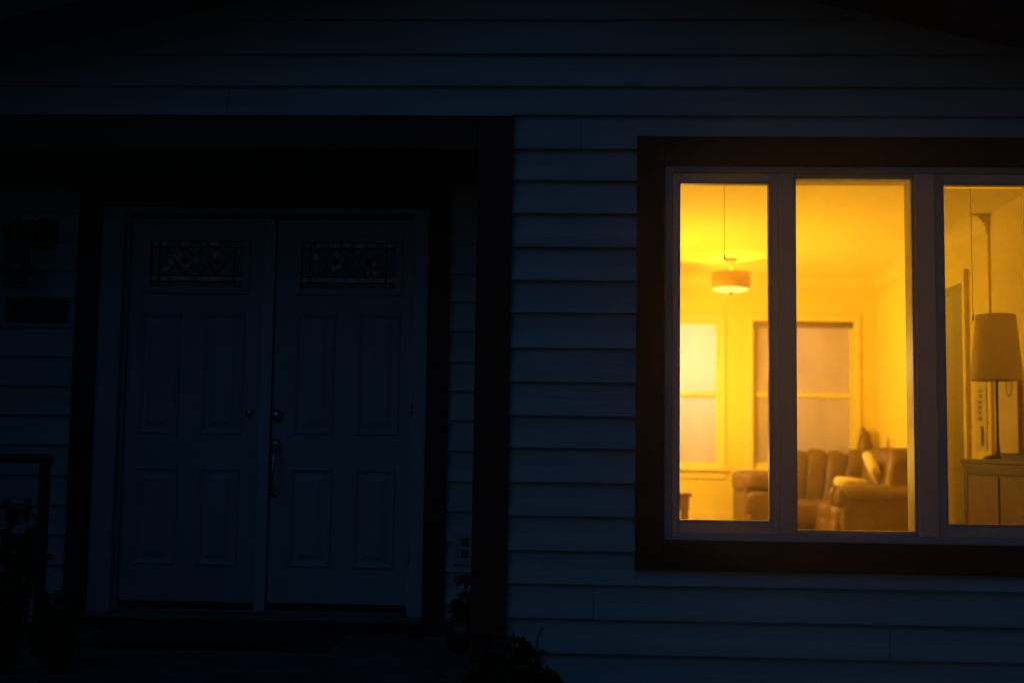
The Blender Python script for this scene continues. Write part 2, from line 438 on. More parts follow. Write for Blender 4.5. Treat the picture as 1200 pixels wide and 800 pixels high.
# gable roof with deep soffit
roof = MB()
OV = 0.45
for s in (-1, 1):
    xe = 5.2 * s + RX
    z_e = RZ - RS * 5.2
    vs = [(RX, YM - OV, RZ), (xe, YM - OV, z_e), (xe, 13.2, z_e), (RX, 13.2, RZ)]
    vs += [(x, y, z + 0.16) for x, y, z in vs]
    roof.add(vs, [(0, 1, 2, 3), (4, 7, 6, 5), (0, 4, 5, 1), (1, 5, 6, 2), (2, 6, 7, 3)])
ro = roof.build('roof', M['shingle'], house)
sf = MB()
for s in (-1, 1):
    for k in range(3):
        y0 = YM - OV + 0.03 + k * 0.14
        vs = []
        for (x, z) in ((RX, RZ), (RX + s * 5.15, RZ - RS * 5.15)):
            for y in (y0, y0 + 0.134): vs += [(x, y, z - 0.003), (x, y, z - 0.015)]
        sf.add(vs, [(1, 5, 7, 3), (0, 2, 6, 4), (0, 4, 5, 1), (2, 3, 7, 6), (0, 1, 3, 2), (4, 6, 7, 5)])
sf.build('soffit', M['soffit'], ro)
fa = MB()
for s in (-1, 1):
    vs = []
    for (x, z) in ((RX, RZ), (RX + s * 5.2, RZ - RS * 5.2)):
        for y in (YM - OV - 0.03, YM - OV - 0.002): vs += [(x, y, z - 0.04), (x, y, z + 0.15)]
    fa.add(vs, [(0, 4, 5, 1), (2, 3, 7, 6), (1, 5, 7, 3), (0, 2, 6, 4), (4, 6, 7, 5)])
fa.build('fascia', M['brown'], ro)

# ------------------------------------------------------------------ entry
b = MB()
zt = ZH0 - 0.004
b.box(DXL0, DXL1, YR - 0.035, YR + 0.03, FL, zt); b.box(DXR0, DXR1, YR - 0.035, YR + 0.03, FL, zt)
b.box(DXL1, DXR0, YR - 0.037, YR + 0.03, zt - 0.125, zt)
dfr = b.build('door_frame', M['brown'], house, 0.004)
# white jambs and head
JL0, JL1 = DXL1, ax(137, 600, YR); JR0, JR1 = ax(477, 600, YR), DXR0
SZ0, SZ1 = 0.785, 2.827
b = MB()
YD = YR + 0.055
b.box(JL0, JL1 - 0.02, YR - 0.012, YR + 0.14, SZ0 - 0.03, zt - 0.127); b.box(JL1 - 0.0195, JL1, YR + 0.03, YR + 0.14, SZ0 - 0.03, SZ1 + 0.02)
b.box(JR0 + 0.02, JR1, YR - 0.012, YR + 0.14, SZ0 - 0.03, zt - 0.127); b.box(JR0, JR0 + 0.0195, YR + 0.03, YR + 0.14, SZ0 - 0.03, SZ1 + 0.02)
b.box(JL1 - 0.019, JR0 + 0.019, YR - 0.012, YR + 0.14, SZ1 + 0.022, zt - 0.127)
b.build('jamb', M['jamb'], dfr, 0.003)
b = MB(); b.box(JL0, JR1, YR - 0.05, YD + 0.06, SZ0 - 0.055, SZ0 - 0.031); b.box(JL1, JR0, YR + 0.01, YD + 0.05, SZ0 - 0.03, SZ0 - 0.012)
b.build('threshold', mat('dull_aluminium_sill', (0.20, 0.19, 0.18), 0.5, 0.2, 9.0, metal=0.4), dfr, 0.003)
b = MB(); b.box(JL0, JR1, YR - 0.02, YR + 0.03, FL, SZ0 - 0.056); b.build('riser', M['brown'], dfr)
for z in (1.08, 1.85, 2.6):
    b = MB(); b.box(JR0 - 0.004, JR0 + 0.034, YR + 0.0, YR + 0.029, z - 0.05, z + 0.05); b.tube([(JR0 + 0.012, YR + 0.012 - 0.02, z - 0.052), (JR0 + 0.012, YR - 0.008, z + 0.052)], 0.007)
    b.build('hinge', M['jamb'], dfr)

AX0, AX1 = ax(298, 600, YR), ax(315, 600, YR)

def panel(mb, x0, x1, z0, z1, y):
    """raised and fielded panel: a moulded rim, a sunk channel and a raised middle"""
    w = 0.030
    # rim (four mitred quads of a rounded profile)
    prof = [(0.0, 0.0), (0.004, -0.006), (0.012, -0.009), (0.020, -0.005), (w, 0.0015), (w + 0.012, 0.0015), (w + 0.040, -0.007)]
    rings = []
    for d, h in prof:
        rings.append([(x0 + d, y + h, z0 + d), (x1 - d, y + h, z0 + d), (x1 - d, y + h, z1 - d), (x0 + d, y + h, z1 - d)])
    vs = [p for r in rings for p in r]; fs = []
    for j in range(len(rings) - 1):
        for k in range(4):
            a, c = j * 4 + k, j * 4 + (k + 1) % 4
            fs.append((a, c, c + 4, a + 4))
    fs.append(tuple((len(rings) - 1) * 4 + k for k in range(4)))
    mb.add(vs, fs)

def door_leaf(x0, x1, glass, panels, flip, label):
    rects = [glass] + panels
    b = MB()
    holes = [(r[0] + 0.001, r[1] - 0.001, r[2] + 0.001, r[3] - 0.001) for r in rects]
    wall_x(b, x0, x1, SZ0, SZ1, YD, YD + 0.045, holes)
    for r in panels: panel(b, *r, YD)
    d = b.build('door', M['door'], house, label=label)
    # glazing
    gx0, gx1, gz0, gz1 = glass
    b = MB(); b.ring((gx0 - 0.028, gx1 + 0.028, gz0 - 0.028, gz1 + 0.028), (gx0 + 0.008, gx1 - 0.008, gz0 + 0.008, gz1 - 0.008), YD - 0.012, YD + 0.004)
    b.build('glazing_frame', M['door'], d, 0.004)
    b = MB(); b.box(gx0 + 0.002, gx1 - 0.002, YD + 0.012, YD + 0.02, gz0 + 0.002, gz1 - 0.002)
    b.build('pane', M['door_glass'], d)
    b = MB(); yl = YD + 0.009
    W, Hh = gx1 - gx0, gz1 - gz0
    for fx in (0.10, 0.885): b.box(gx0 + W * fx - 0.004, gx0 + W * fx + 0.004, yl, yl + 0.006, gz0 + 0.004, gz1 - 0.004)
    for fz in (0.15, 0.27, 0.85): b.box(gx0 + 0.004, gx1 - 0.004, yl - 0.001, yl + 0.005, gz0 + Hh * fz - 0.0035, gz0 + Hh * fz + 0.0035)
    P = lambda u, v: (gx0 + W * u, yl + 0.002, gz0 + Hh * v)
    for cx in (0.36, 0.70):
        for s in (-1, 1):
            b.tube([P(cx, 0.27), P(cx + s * 0.05, 0.42), P(cx + s * 0.10, 0.58), P(cx + s * 0.07, 0.72), P(cx, 0.85)], 0.0032, 6)
            b.tube([P(cx + s * 0.19, 0.27), P(cx + s * 0.11, 0.45), P(cx + s * 0.05, 0.42)], 0.0028, 6)
            b.tube([P(cx + s * 0.19, 0.85), P(cx + s * 0.14, 0.70), P(cx + s * 0.07, 0.72)], 0.0028, 6)
        b.lathe([(0.001, -0.004), (0.012, -0.003), (0.016, 0.0)], P(cx, 0.57), 12, 'Y')
    b.build('leading', M['lead'], d)
    b = MB(); rnd = random.Random(int(gx0 * 1000))
    yb2 = yl + 0.0015
    def chip(u0, u1, v0, v1): b.box(P(u0, 0)[0], P(u1, 0)[0], yb2, yb2 + 0.001, P(0, v0)[2], P(0, v1)[2])
    chip(0.11, 0.87, 0.165, 0.255); chip(0.895, 0.985, 0.165, 0.255); chip(0.015, 0.085, 0.165, 0.255)
    u = 0.015
    while u < 0.97:
        w_ = rnd.uniform(0.05, 0.11)
        if rnd.random() < 0.7: chip(u, min(u + w_, 0.985), 0.87 + rnd.uniform(0, 0.02), 0.985)
        u += w_ + rnd.uniform(0.01, 0.05)
    for k in range(9):
        cx, cv, r_ = rnd.uniform(0.14, 0.86), rnd.uniform(0.32, 0.74), rnd.uniform(0.025, 0.06)
        a0 = rnd.uniform(0, 6.28); pts = []
        for q in range(5): pts.append(P(cx + r_ * rnd.uniform(0.5, 1.1) * math.cos(a0 + q * 1.2566), cv + 2.0 * r_ * rnd.uniform(0.4, 1.1) * math.sin(a0 + q * 1.2566)))
        b.add([(p[0], yb2 + 0.0001 * k, p[2]) for p in pts], [(0, 1, 2, 3, 4)])
    b.build('bevel', M['bevel'], d)  # frosted pieces coloured pale in place of sky reflections
    return d

def rect(px0, px1, py0, py1):
    return (ax(px0, 440, YR), ax(px1, 440, YR), az((px0 + px1) / 2, py1, YR), az((px0 + px1) / 2, py0, YR))
def rect2(px0, px1, py0, py1, ym):
    return (ax(px0, ym, YR), ax(px1, ym, YR), az((px0 + px1) / 2, py1, YR), az((px0 + px1) / 2, py0, YR))
gl = rect2(171, 284, 279, 337, 310); gr = rect2(349, 464, 281, 339, 310)
pl = [rect2(159, 207, 365, 508, 440), rect2(233, 283, 365, 509, 440), rect2(152, 203, 545, 662, 605), rect2(227, 276, 546, 664, 605)]
pr_ = [rect2(342, 390, 366, 509, 440), rect2(416, 467, 366, 510, 440), rect2(335, 386, 547, 666, 605), rect2(411, 461, 548, 668, 605)]
dl = door_leaf(JL1 + 0.003, AX0 + 0.02, gl, pl, False, None)
drr = door_leaf(AX1 - 0.012, JR0 - 0.003, gr, pr_, True, None)
b = MB(); b.box(AX0, AX1 - 0.016, YD - 0.022, YD - 0.001, SZ0 - 0.028, SZ1 - 0.004)
b.build('astragal', mat('white_astragal_paint', (0.52, 0.52, 0.52), 0.4, 0.06, 6.0), dl, 0.004)
b = MB()                                                    # door bottom sweeps
b.box(JL1 + 0.006, AX0 - 0.002, YD - 0.006, YD - 0.0005, SZ0 + 0.001, SZ0 + 0.024); b.build('sweep', M['plaque'], dl)
b = MB(); b.box(AX1 - 0.01, JR0 - 0.006, YD - 0.006, YD - 0.0005, SZ0 + 0.001, SZ0 + 0.024); b.build('sweep', M['plaque'], drr)
# hardware
def rose(px, py, r, name, parent, dome=0.02):
    p = at(px, py, YD)
    b = MB(); b.lathe([(0.0001, -dome), (r * 0.45, -dome + 0.001), (r * 0.7, -dome * 0.72), (r * 0.78, -dome * 0.5), (r, -dome * 0.35), (r * 1.02, -0.003), (r * 1.02, 0.0)], (p.x, YD, p.z), 28, 'Y')
    return b.build(name, M['nickel'], parent)
rose(292.5, 483, 0.022, 'deadbolt', dl, 0.016)
rose(325, 486, 0.033, 'deadbolt', drr, 0.026)
h = rose(324, 521, 0.034, 'door_handle', drr, 0.022)
pa, pb = at(322, 528, YD - 0.03), at(320.5, 577, YD)
b = MB(); b.tube([(pa.x, YD - 0.015, pa.z + 0.02), (pa.x, YD - 0.045, pa.z), (pa.x - 0.003, YD - 0.058, pa.z - 0.06), (pb.x, YD - 0.055, pb.z + 0.06), (pb.x, YD - 0.038, pb.z + 0.01), (pb.x, YD - 0.01, pb.z)], [0.009, 0.010, 0.011, 0.011, 0.010, 0.009], 12)
b.build('grip', M['nickel'], h)
b = MB(); b.lathe([(0.0001, -0.016), (0.012, -0.015), (0.022, -0.008), (0.026, 0)], (pb.x, YD, pb.z), 24, 'Y'); b.build('rosette', M['nickel'], h)
b = MB(); b.puff((pa.x + 0.004, YD - 0.036, pa.z + 0.036), (0.022, 0.03, 0.012), e=0.7, n=10); b.build('thumb_latch', M['nickel'], h)

# dark hall behind the doors so nothing shows through
b = MB(); b.box(DXL0 + 0.0, DXR1 - 0.0, YD + 0.15, YD + 0.17, FL, 2.96); b.build('hall_partition', M['plaque'], house)

# ------------------------------------------------------------------ picture window
yf = YM - 0.03
win = MB().ring((OX0, OX1, wz0, wz1), (JX0, JX1, iz0, iz1), yf, YM + 0.03).build('window', M['brown'], house, 0.004)
# white vinyl frame: outer ring, mullions, sill lip
mz0, mz1 = iz0 + 0.003, iz1 - 0.003
mw = [(p1[1] + 0.045, p2[0] - 0.012), (p2[1] + 0.012, p3[0] - 0.045)]
b = MB()
b.ring((JX0 + 0.002, JX1 - 0.002, mz0, mz1), (p1[0] - 0.036, p3[1] + 0.036, mz0 + 0.034, mz1 - 0.030), YM - 0.012, YI - 0.07)
for a, c in mw: b.box(a, c, YM - 0.010, YI - 0.07, mz0 + 0.035, mz1 - 0.031)
b.box(JX0 + 0.003, JX1 - 0.003, YM - 0.028, YM - 0.0125, mz0 + 0.001, mz0 + 0.012)
fr = b.build('frame', M['vinyl'], win, 0.005)
zlo, zhi = mz0 + 0.0355, mz1 - 0.0315
for k, p in enumerate((p1, p2, p3)):
    x0 = (p1[0] - 0.0355) if k == 0 else mw[k - 1][1] + 0.0005
    x1 = (p3[1] + 0.0355) if k == 2 else mw[k][0] - 0.0005
    fy = YM + (0.002 if k != 1 else 0.014)
    b = MB(); b.ring((x0, x1, zlo, zhi), p, fy, fy + 0.05)
    if k != 1:      # glazing bead round the casement pane
        q = (p[0] - 0.010, p[1] + 0.010, p[2] - 0.010, p[3] + 0.010)
        b.ring(q, p, fy - 0.006, fy - 0.0005)
    b.build('sash', M['vinyl'], win, 0.004)
    b = MB(); yp = fy + 0.03
    b.box(p[0] - 0.004, p[1] + 0.004, yp, yp + 0.0016, p[2] - 0.004, p[3] + 0.004)
    b.v = [(x, y, z) for x, y, z in b.v]
    b.build('pane', M['glass'], win)
    if k == 2:      # this casement carries an insect screen indoors
        b = MB(); b.box(p[0] - 0.012, p[1] + 0.012, YI - 0.078, YI - 0.0775, p[2] - 0.02, p[3] + 0.02); b.build('insect_screen', M['screen'], win)

# ------------------------------------------------------------------ living room
def T(o): return struct(o)
YH0, YH1 = 9.42, 10.22                      # doorway in the right wall
ZD = az(1130, 331, YH0)
b = MB(); b.box(XI - 0.1, XW2 + 1.6, YI - 0.003, YB + 0.14, IF - 0.1, IF); T(b.build('floor', M['wood']))
b = MB(); b.box(XI - 0.1, XW2 + 1.6, YI - 0.003, YB + 0.14, IC, IC + 0.1); T(b.build('ceiling', M['ceil']))
b = MB(); b.box(XI - 0.1, XI, YI, YB, IF, IC); T(b.build('left_wall', M['wall']))
b = MB(); wall_x(b, XI, XW2 + 0.14, IF, IC, YI - 0.003, YI + 0.02, [(JX0 + 0.03, JX1 - 0.03, iz0 + 0.03, iz1 - 0.03)]); T(b.build('front_wall', M['wall']))
# window reveal boards indoors
b = MB(); b.ring((JX0 + 0.0, JX1, iz0, iz1), (JX0 + 0.031, JX1 - 0.031, iz0 + 0.031, iz1 - 0.031), YI - 0.068, YI - 0.005); b.build('jamb_board', M['trim'], win)
# right wall: far part stands 5 cm proud, with a doorway
b = MB(); wall_x(b, YP, YB, IF, IC, XW, XW + 0.14, [(YH0, YH1, IF - 1, ZD)]); swapxy(b); T(b.build('right_wall', M['wall']))
b = MB(); wall_x(b, YI + 0.02, YP - 0.0005, IF, IC, XW2, XW2 + 0.14, []); swapxy(b); T(b.build('right_wall_front_part', M['wall']))
# hall beyond the doorway
b = MB(); b.box(XW + 0.1405, XW + 1.5, YH1 + 0.35, YH1 + 0.45, IF, IC); b.box(XW + 1.5, XW + 1.6, YH0 - 0.9, YH1 + 0.45, IF, IC); b.box(XW + 0.1405 + 0.05, XW + 1.5, YH0 - 0.9, YH0 - 0.8, IF, IC)
T(b.build('hall_wall', M['hall']))
# back wall with two sash windows
W2 = (ax(882, 460, YB), ax(1001, 460, YB), az(940, 549, YB), az(940, 377, YB))
W1 = (ax(843, 460, YB) - (W2[1] - W2[0]), ax(843, 460, YB), W2[2], W2[3])
W0 = None
b = MB(); wall_x(b, XI, XW, IF, IC, YB, YB + 0.14, [W1, W2]); bw = T(b.build('back_wall', M['wall']))
def sash_window(w, drop):
    x0, x1, z0, z1 = w
    zm = az(940, 462, YB)
    b = MB(); cw = 0.055
    b.ring((x0 - cw, x1 + cw, z0, z1 + 0.062), (x0 + 0.001, x1 - 0.001, z0, z1 - 0.001), YB - 0.022, YB - 0.0005)
    wn = b.build('window', M['trim'], bw, 0.004)
    b = MB(); b.box(x0 - cw - 0.02, x1 + cw + 0.02, YB - 0.05, YB + 0.07, z0 - 0.028, z0 - 0.0005); b.box(x0 - cw, x1 + cw, YB - 0.018, YB - 0.0005, z0 - 0.10, z0 - 0.0285); b.build('sill', M['trim'], wn, 0.004)
    b = MB(); b.ring((x0 + 0.002, x1 - 0.002, z0 + 0.001, z1 - 0.002), (x0 + 0.028, x1 - 0.028, z0 + 0.05, z1 - 0.035), YB + 0.035, YB + 0.085)
    b.box(x0 + 0.0285, x1 - 0.0285, YB + 0.034, YB + 0.08, zm - 0.018, zm + 0.018); b.build('sash', M['trim'], wn, 0.003)
    for a, c in ((z0 + 0.051, zm - 0.0185), (zm + 0.0185, z1 - 0.036)):
        b = MB(); b.box(x0 + 0.029, x1 - 0.029, YB + 0.055, YB + 0.062, a, c); b.build('pane', M['frost'], wn)
    # rolled-up blind at the head of the opening
    b = MB(); b.tube([(x0 + 0.01, YB + 0.018, z1 - 0.03 - drop), (x1 - 0.01, YB + 0.018, z1 - 0.03)], 0.027, 14)
    return wn, b
sash_window(W1, 0)
_, rb = sash_window(W2, 0.0)
tag(rb.build('roller_blind', M['oak']), 'brown roller blind rolled up at head of window behind sofa', 'blind')
# cove moulding along back wall and far part of right wall
def cove(mb):
    r = 0.135; prof = [(0.012, -r), (0.014, -r + 0.012)]
    for k in range(9):
        a = PI / 2 * k / 8
        prof.append((0.014 + (r - 0.02) * (1 - math.cos(a)), -r + 0.014 + (r - 0.02) * math.sin(a)))
    prof += [(r, -0.004), (r + 0.004, -0.0005)]
    vs, fs = [], []
    for d, z in prof:
        vs += [(XI, YB - d, IC + z), (XW - d, YB - d, IC + z), (XW - d, YP, IC + z)]
    for j in range(len(prof) - 1):
        for k in range(2): fs.append((j * 3 + k, j * 3 + k + 1, j * 3 + k + 4, j * 3 + k + 3))
    b0 = len(vs); vs += [(XW, YP, IC - r), (XW, YP, IC - 0.0005)]
    fs.append(tuple([b0] + [j * 3 + 2 for j in range(len(prof))] + [b0 + 1]))
    mb.add(vs, fs)
b = MB(); cove(b); T(b.build('ceiling_moulding', M['trim']))
b = MB(); b.box(XI, XW - 0.001, YB - 0.018, YB - 0.0006, IF, az(820, 599, YB)); b.box(XI + 0.001, XW - 0.02, YB - 0.03, YB - 0.0185, IF, IF + 0.03); T(b.build('baseboard', M['trim'], None, 0.003))
b = MB(); cw = 0.085
b.box(XW - 0.024, XW - 0.0006, YH0 - cw, YH0, IF, ZD + cw); b.box(XW - 0.024, XW - 0.0006, YH1, YH1 + cw, IF, ZD + cw); b.box(XW - 0.0235, XW - 0.0006, YH0, YH1, ZD, ZD + cw)
b.box(XW - 0.034, XW - 0.0245, YH0 - cw, YH0 - cw + 0.022, IF, ZD + cw)
T(b.build('doorway_casing', M['trim'], None, 0.003))

# ------------------------------------------------------------------ sofa
sofa = thing('sectional_sofa', 'brown leather corner sofa with fat cushions below the back windows', 'sofa', (2.3, 11.4, IF))
SX0 = ax(871, 580, 11.25)
XA = ax(983, 590, 10.28); YA = 10.28     # near arm front corner
leather = M['leather']
zs_ = IF
b = MB(); b.box(SX0 + 0.1, XW - 0.06, 11.26, 12.0, zs_ + 0.06, zs_ + 0.27); b.box(XA + 0.07, XW - 0.06, YA + 0.10, 11.259, zs_ + 0.06, zs_ + 0.27)
b.build('base', leather, sofa, 0.03)
def rot(ax_, d): return Matrix.Rotation(R(d), 3, ax_)
# back run: seat cushions, back cushions
xs = [SX0 + 0.22, SX0 + 0.22 + 0.62, XA + 0.02]
for i in range(2):
    c = ((xs[i] + xs[i + 1]) / 2, 11.50, zs_ + 0.36); MBc = MB(); MBc.puff(c, (xs[i + 1] - xs[i] + 0.03, 0.72, 0.23), e=0.42, wob=0.014, seed=i + 1)
    MBc.build('seat_cushion', leather, sofa)
xs = [2.0, 2.53, XW - 0.10]
for i in range(2):
    b = MB()
    nch = (3, 2)[i]; cw_ = (xs[i + 1] - xs[i]) / nch       # plump upright channels, leaning a little
    for k in range(nch):
        b.puff((xs[i] + cw_ * (k + 0.5), 11.82 + 0.015 * (k % 2), zs_ + 0.63 - 0.02 * abs(k - (nch - 1) / 2)), (cw_ + 0.05, 0.29, 0.60), rot('X', -10) @ rot('Y', 9 + 3 * i), 0.55, wob=0.022, seed=10 + i * 5 + k)
    b.build('back_cushion', leather, sofa)
# return run along the right wall
ys = [YA + 0.20, YA + 0.64, YA + 1.02]
for i in range(2):
    b = MB(); b.puff((XA + 0.32, (ys[i] + ys[i + 1]) / 2, zs_ + 0.36), (0.66, ys[i + 1] - ys[i] + 0.02, 0.24), None, 0.42, wob=0.014, seed=21 + i)
    b.puff((XA + 0.045, (ys[i] + ys[i + 1]) / 2, zs_ + 0.22), (0.12, ys[i + 1] - ys[i] - 0.01, 0.28), None, 0.5, wob=0.01, seed=25 + i)
    b.build('seat_cushion', leather, sofa)
ys = [YA + 0.10, YA + 0.56, YA + 1.02]
for i in range(2):
    b = MB(); cw_ = (ys[i + 1] - ys[i]) / 2
    for k in range(2):
        b.puff((XW - 0.21, ys[i] + cw_ * (k + 0.5), zs_ + 0.65), (cw_ + 0.05, 0.29, 0.56), rot('Z', -90) @ rot('X', -10) @ rot('Y', -8), 0.55, wob=0.022, seed=30 + i * 5 + k)
    b.build('back_cushion', leather, sofa)
b = MB(); b.box(SX0 + 0.06, 2.0, 12.0, 12.045, zs_ + 0.1, zs_ + 0.60); b.box(2.001, XW - 0.03, 12.0, 12.045, zs_ + 0.1, zs_ + 0.85); b.box(XW - 0.075, XW - 0.03, YA + 0.04, 12.0 - 0.001, zs_ + 0.1, zs_ + 0.85)
b.build('back_frame', leather, sofa, 0.02)
# arms: rolled top, flat side panel, scrolled front
zt_ = az(1030, 569, YA) - zs_
b = MB()
b.box(XA + 0.05, XW - 0.03, YA, YA + 0.17, zs_ + 0.05, zs_ + zt_ - 0.10)
b.tube([(XA + 0.02, YA + 0.07, zs_ + zt_ - 0.095), (XA + 0.06, YA + 0.07, zs_ + zt_ - 0.085), (XA + 0.3, YA + 0.08, zs_ + zt_ - 0.082), (XW - 0.03, YA + 0.08, zs_ + zt_ - 0.085)], [0.055, 0.085, 0.09, 0.088], 20)
b.puff((XA + 0.03, YA + 0.055, zs_ + zt_ - 0.10), (0.11, 0.13, 0.16), None, 0.8, 14); b.puff((XA + 0.01, YA + 0.16, zs_ + zt_ - 0.09), (0.11, 0.10, 0.16), None, 0.8, 14)
b.tube([(XA + 0.045, YA + 0.03, zs_ + 0.05), (XA + 0.045, YA + 0.03, zs_ + zt_ - 0.14)], 0.025, 10)
b.build('arm', leather, sofa, 0.015)
zl = az(880, 552, 11.25) - zs_
b = MB()
b.box(SX0 + 0.01, SX0 + 0.20, 11.24, 12.0, zs_ + 0.05, zs_ + zl - 0.12)
b.puff((SX0 + 0.14, 11.60, zs_ + zl - 0.09), (0.34, 0.82, 0.20), None, 0.55, wob=0.015, seed=41)
b.puff((SX0 + 0.16, 11.235, zs_ + zl - 0.28), (0.28, 0.10, 0.22), None, 0.5, 16, wob=0.01, seed=44); b.puff((SX0 + 0.16, 11.235, zs_ + 0.22), (0.28, 0.10, 0.34), None, 0.5, 16, wob=0.01, seed=45)
b.build('arm', leather, sofa, 0.015)
for x, y in ((SX0 + 0.08, 11.34), (XA + 0.12, YA + 0.06), (XW - 0.12, YA + 0.06), (SX0 + 0.08, 11.94)):
    b = MB(); b.lathe([(0.0, 0.0), (0.025, 0.0), (0.032, 0.06), (0.0, 0.06)], (x, y, zs_), 12); b.build('leg', M['chair'], sofa)

# cushions lying on it
b = MB(); b.puff(at(1024, 549, 10.62), (0.27, 0.09, 0.27), rot('Z', 76) @ rot('X', -26) @ rot('Y', 42), 0.62, 20, wob=0.01, seed=51)
tag(b.build('cushion', M['pillow']), 'pale scatter cushion tipped up on its corner on the sofa', 'cushion')
p = at(997, 563, 10.72)
b = MB(); b.puff((p.x, p.y, p.z - 0.02), (0.26, 0.30, 0.10), rot('Y', 6), 0.55, 20, wob=0.01, seed=52)
tag(b.build('cushion', M['pillow']), 'flat pale cushion lying behind the front arm of the sofa', 'cushion')

# corner table with ornaments behind the sofa's corner
# ornaments stand on the sofa's back ledge
b = MB(); b.box(SX0 + 0.06, XW - 0.005, 12.047, 12.05, 0.9, 0.91)
p = at(1014, 531, 12.02)
b = MB(); b.lathe([(0.001, 0.0), (0.066, 0.0), (0.074, 0.06), (0.069, 0.12), (0.056, 0.17), (0.046, 0.21), (0.030, 0.245), (0.001, 0.26)], (p.x, 12.02, IF + 0.85), 20)
b.lathe([(0.001, 0.245), (0.02, 0.255), (0.022, 0.27), (0.001, 0.285)], (p.x - 0.012, 12.02, IF + 0.85), 14)
tag(b.build('ornament', M['ornament']), 'brown domed ceramic ornament on the sofa back in the corner', 'ornament')
p = at(1037.5, 531, 11.6)
b = MB(); b.lathe([(0.001, 0.0), (0.030, 0.0), (0.030, 0.04), (0.021, 0.10), (0.009, 0.17), (0.001, 0.21)], (XW - 0.052, 11.50, IF + 0.85), 14)
tag(b.build('candle', M['candle']), 'slim pointed tan candle on the sofa back by side wall', 'candle')

# side table with a small box, bottom left of the window
tx = ax(811, 580, 10.4)
st = thing('side_table', 'low oak side table seen at lower left of lit window', 'table', (tx - 0.25, 10.55, IF))
ztb = az(805, 577, 10.4)
b = MB(); b.box(tx - 0.5, tx, 10.4, 10.8, ztb - 0.03, ztb); b.build('tabletop', M['oak'], st, 0.006)
b = MB(); b.box(tx - 0.47, tx - 0.02, 10.42, 10.78, ztb - 0.14, ztb - 0.031); b.build('drawer', M['oak'], st, 0.004)
for x in (tx - 0.47, tx - 0.06):
    for y in (10.43, 10.74):
        b = MB(); b.box(x, x + 0.035, y, y + 0.035, IF, ztb - 0.141); b.build('leg', M['oak'], st, 0.003)

# ------------------------------------------------------------------ lamps
cl = thing('ceiling_lamp', 'lit drum ceiling lamp on a short stem near back windows', 'lamp', (ax(857, 320, 11.0), 11.0, IC))
cx = ax(856.5, 320, 11.0)
zt1, zb1 = az(856, 320, 11.0), az(856, 339, 11.0)
b = MB(); b.lathe([(0.001, -0.035), (0.035, -0.034), (0.055, -0.02), (0.06, -0.0006), (0.001, -0.0006)], (cx, 11.0, IC), 24); b.build('canopy', M['cabinet_lit'], cl)
b = MB(); b.tube([(cx, 11.0, IC - 0.03), (cx, 11.0, zt1 - 0.02)], 0.006, 8); b.build('stem', M['trim'], cl)
rd = 0.165
b = MB(); b.lathe([(rd, zb1), (rd, zt1), (rd - 0.004, zt1), (rd - 0.004, zb1), (rd, zb1)], (cx, 11.0, 0), 40)
for k in range(3):
    a = 2 * PI * k / 3; b.tube([(cx, 11.0, zt1 - 0.02), (cx + rd * math.cos(a) * 0.98, 11.0 + rd * math.sin(a) * 0.98, zt1 - 0.02)], 0.003, 6)
b.build('lamp_shade', M['drum'], cl)
b = MB(); b.lathe([(0.001, zb1 - 0.030), (0.07, zb1 - 0.027), (0.12, zb1 - 0.018), (rd - 0.006, zb1 - 0.003), (rd - 0.005, zb1 + 0.004), (0.001, zb1 + 0.004)], (cx, 11.0, 0), 36); df = b.build('diffuser', M['diffuser'], cl)
b = MB(); b.lathe([(0.001, -0.02), (0.012, -0.016), (0.016, 0.0), (0.001, 0.004)], (cx, 11.0, zb1 - 0.030), 12); b.build('finial', M['bronze'], cl)
ld = bpy.data.lights.new('ceiling_lamp_bulb', 'POINT'); ld.energy = 12; ld.color = LAMP; ld.shadow_soft_size = 0.05
lo = bpy.data.objects.new('ceiling_lamp_bulb', ld); lo.location = (cx, 11.0, zt1 - 0.03); C.objects.link(lo)

# floor lamp just out of sight behind the wall left of the window: it lights the back of the room
fl = thing('floor_lamp', 'lit globe floor lamp beside back windows, hidden left of the picture window', 'lamp', (0.76, 10.9, IF))
b = MB(); b.lathe([(0.001, 0.0), (0.15, 0.0), (0.15, 0.02), (0.02, 0.035), (0.011, 0.05), (0.011, 1.56), (0.03, 1.575), (0.001, 1.58)], (0.76, 10.9, IF), 24); b.build('stand', M['bronze'], fl)
b = MB(); b.lathe([(0.14 * math.sin(PI * k / 16) + 0.0005, -0.14 * math.cos(PI * k / 16)) for k in range(17)], (0.76, 10.9, IF + 1.72), 28); b.build('globe', M['globe'], fl)
b = MB(); b.lathe([(0.152 * math.sin(a), 0.152 * math.cos(a)) for a in [0.01 + 1.45 * k / 12 for k in range(13)]] + [(0.148 * math.sin(1.46), 0.148 * math.cos(1.46))] + [(0.148 * math.sin(a), 0.148 * math.cos(a)) for a in [1.45 - 1.44 * k / 12 for k in range(13)]], (0.76, 10.9, IF + 1.72), 28); b.build('light_block_cap', M['bronze'], fl)  # opaque cap added to keep the globe's direct light off the ceiling

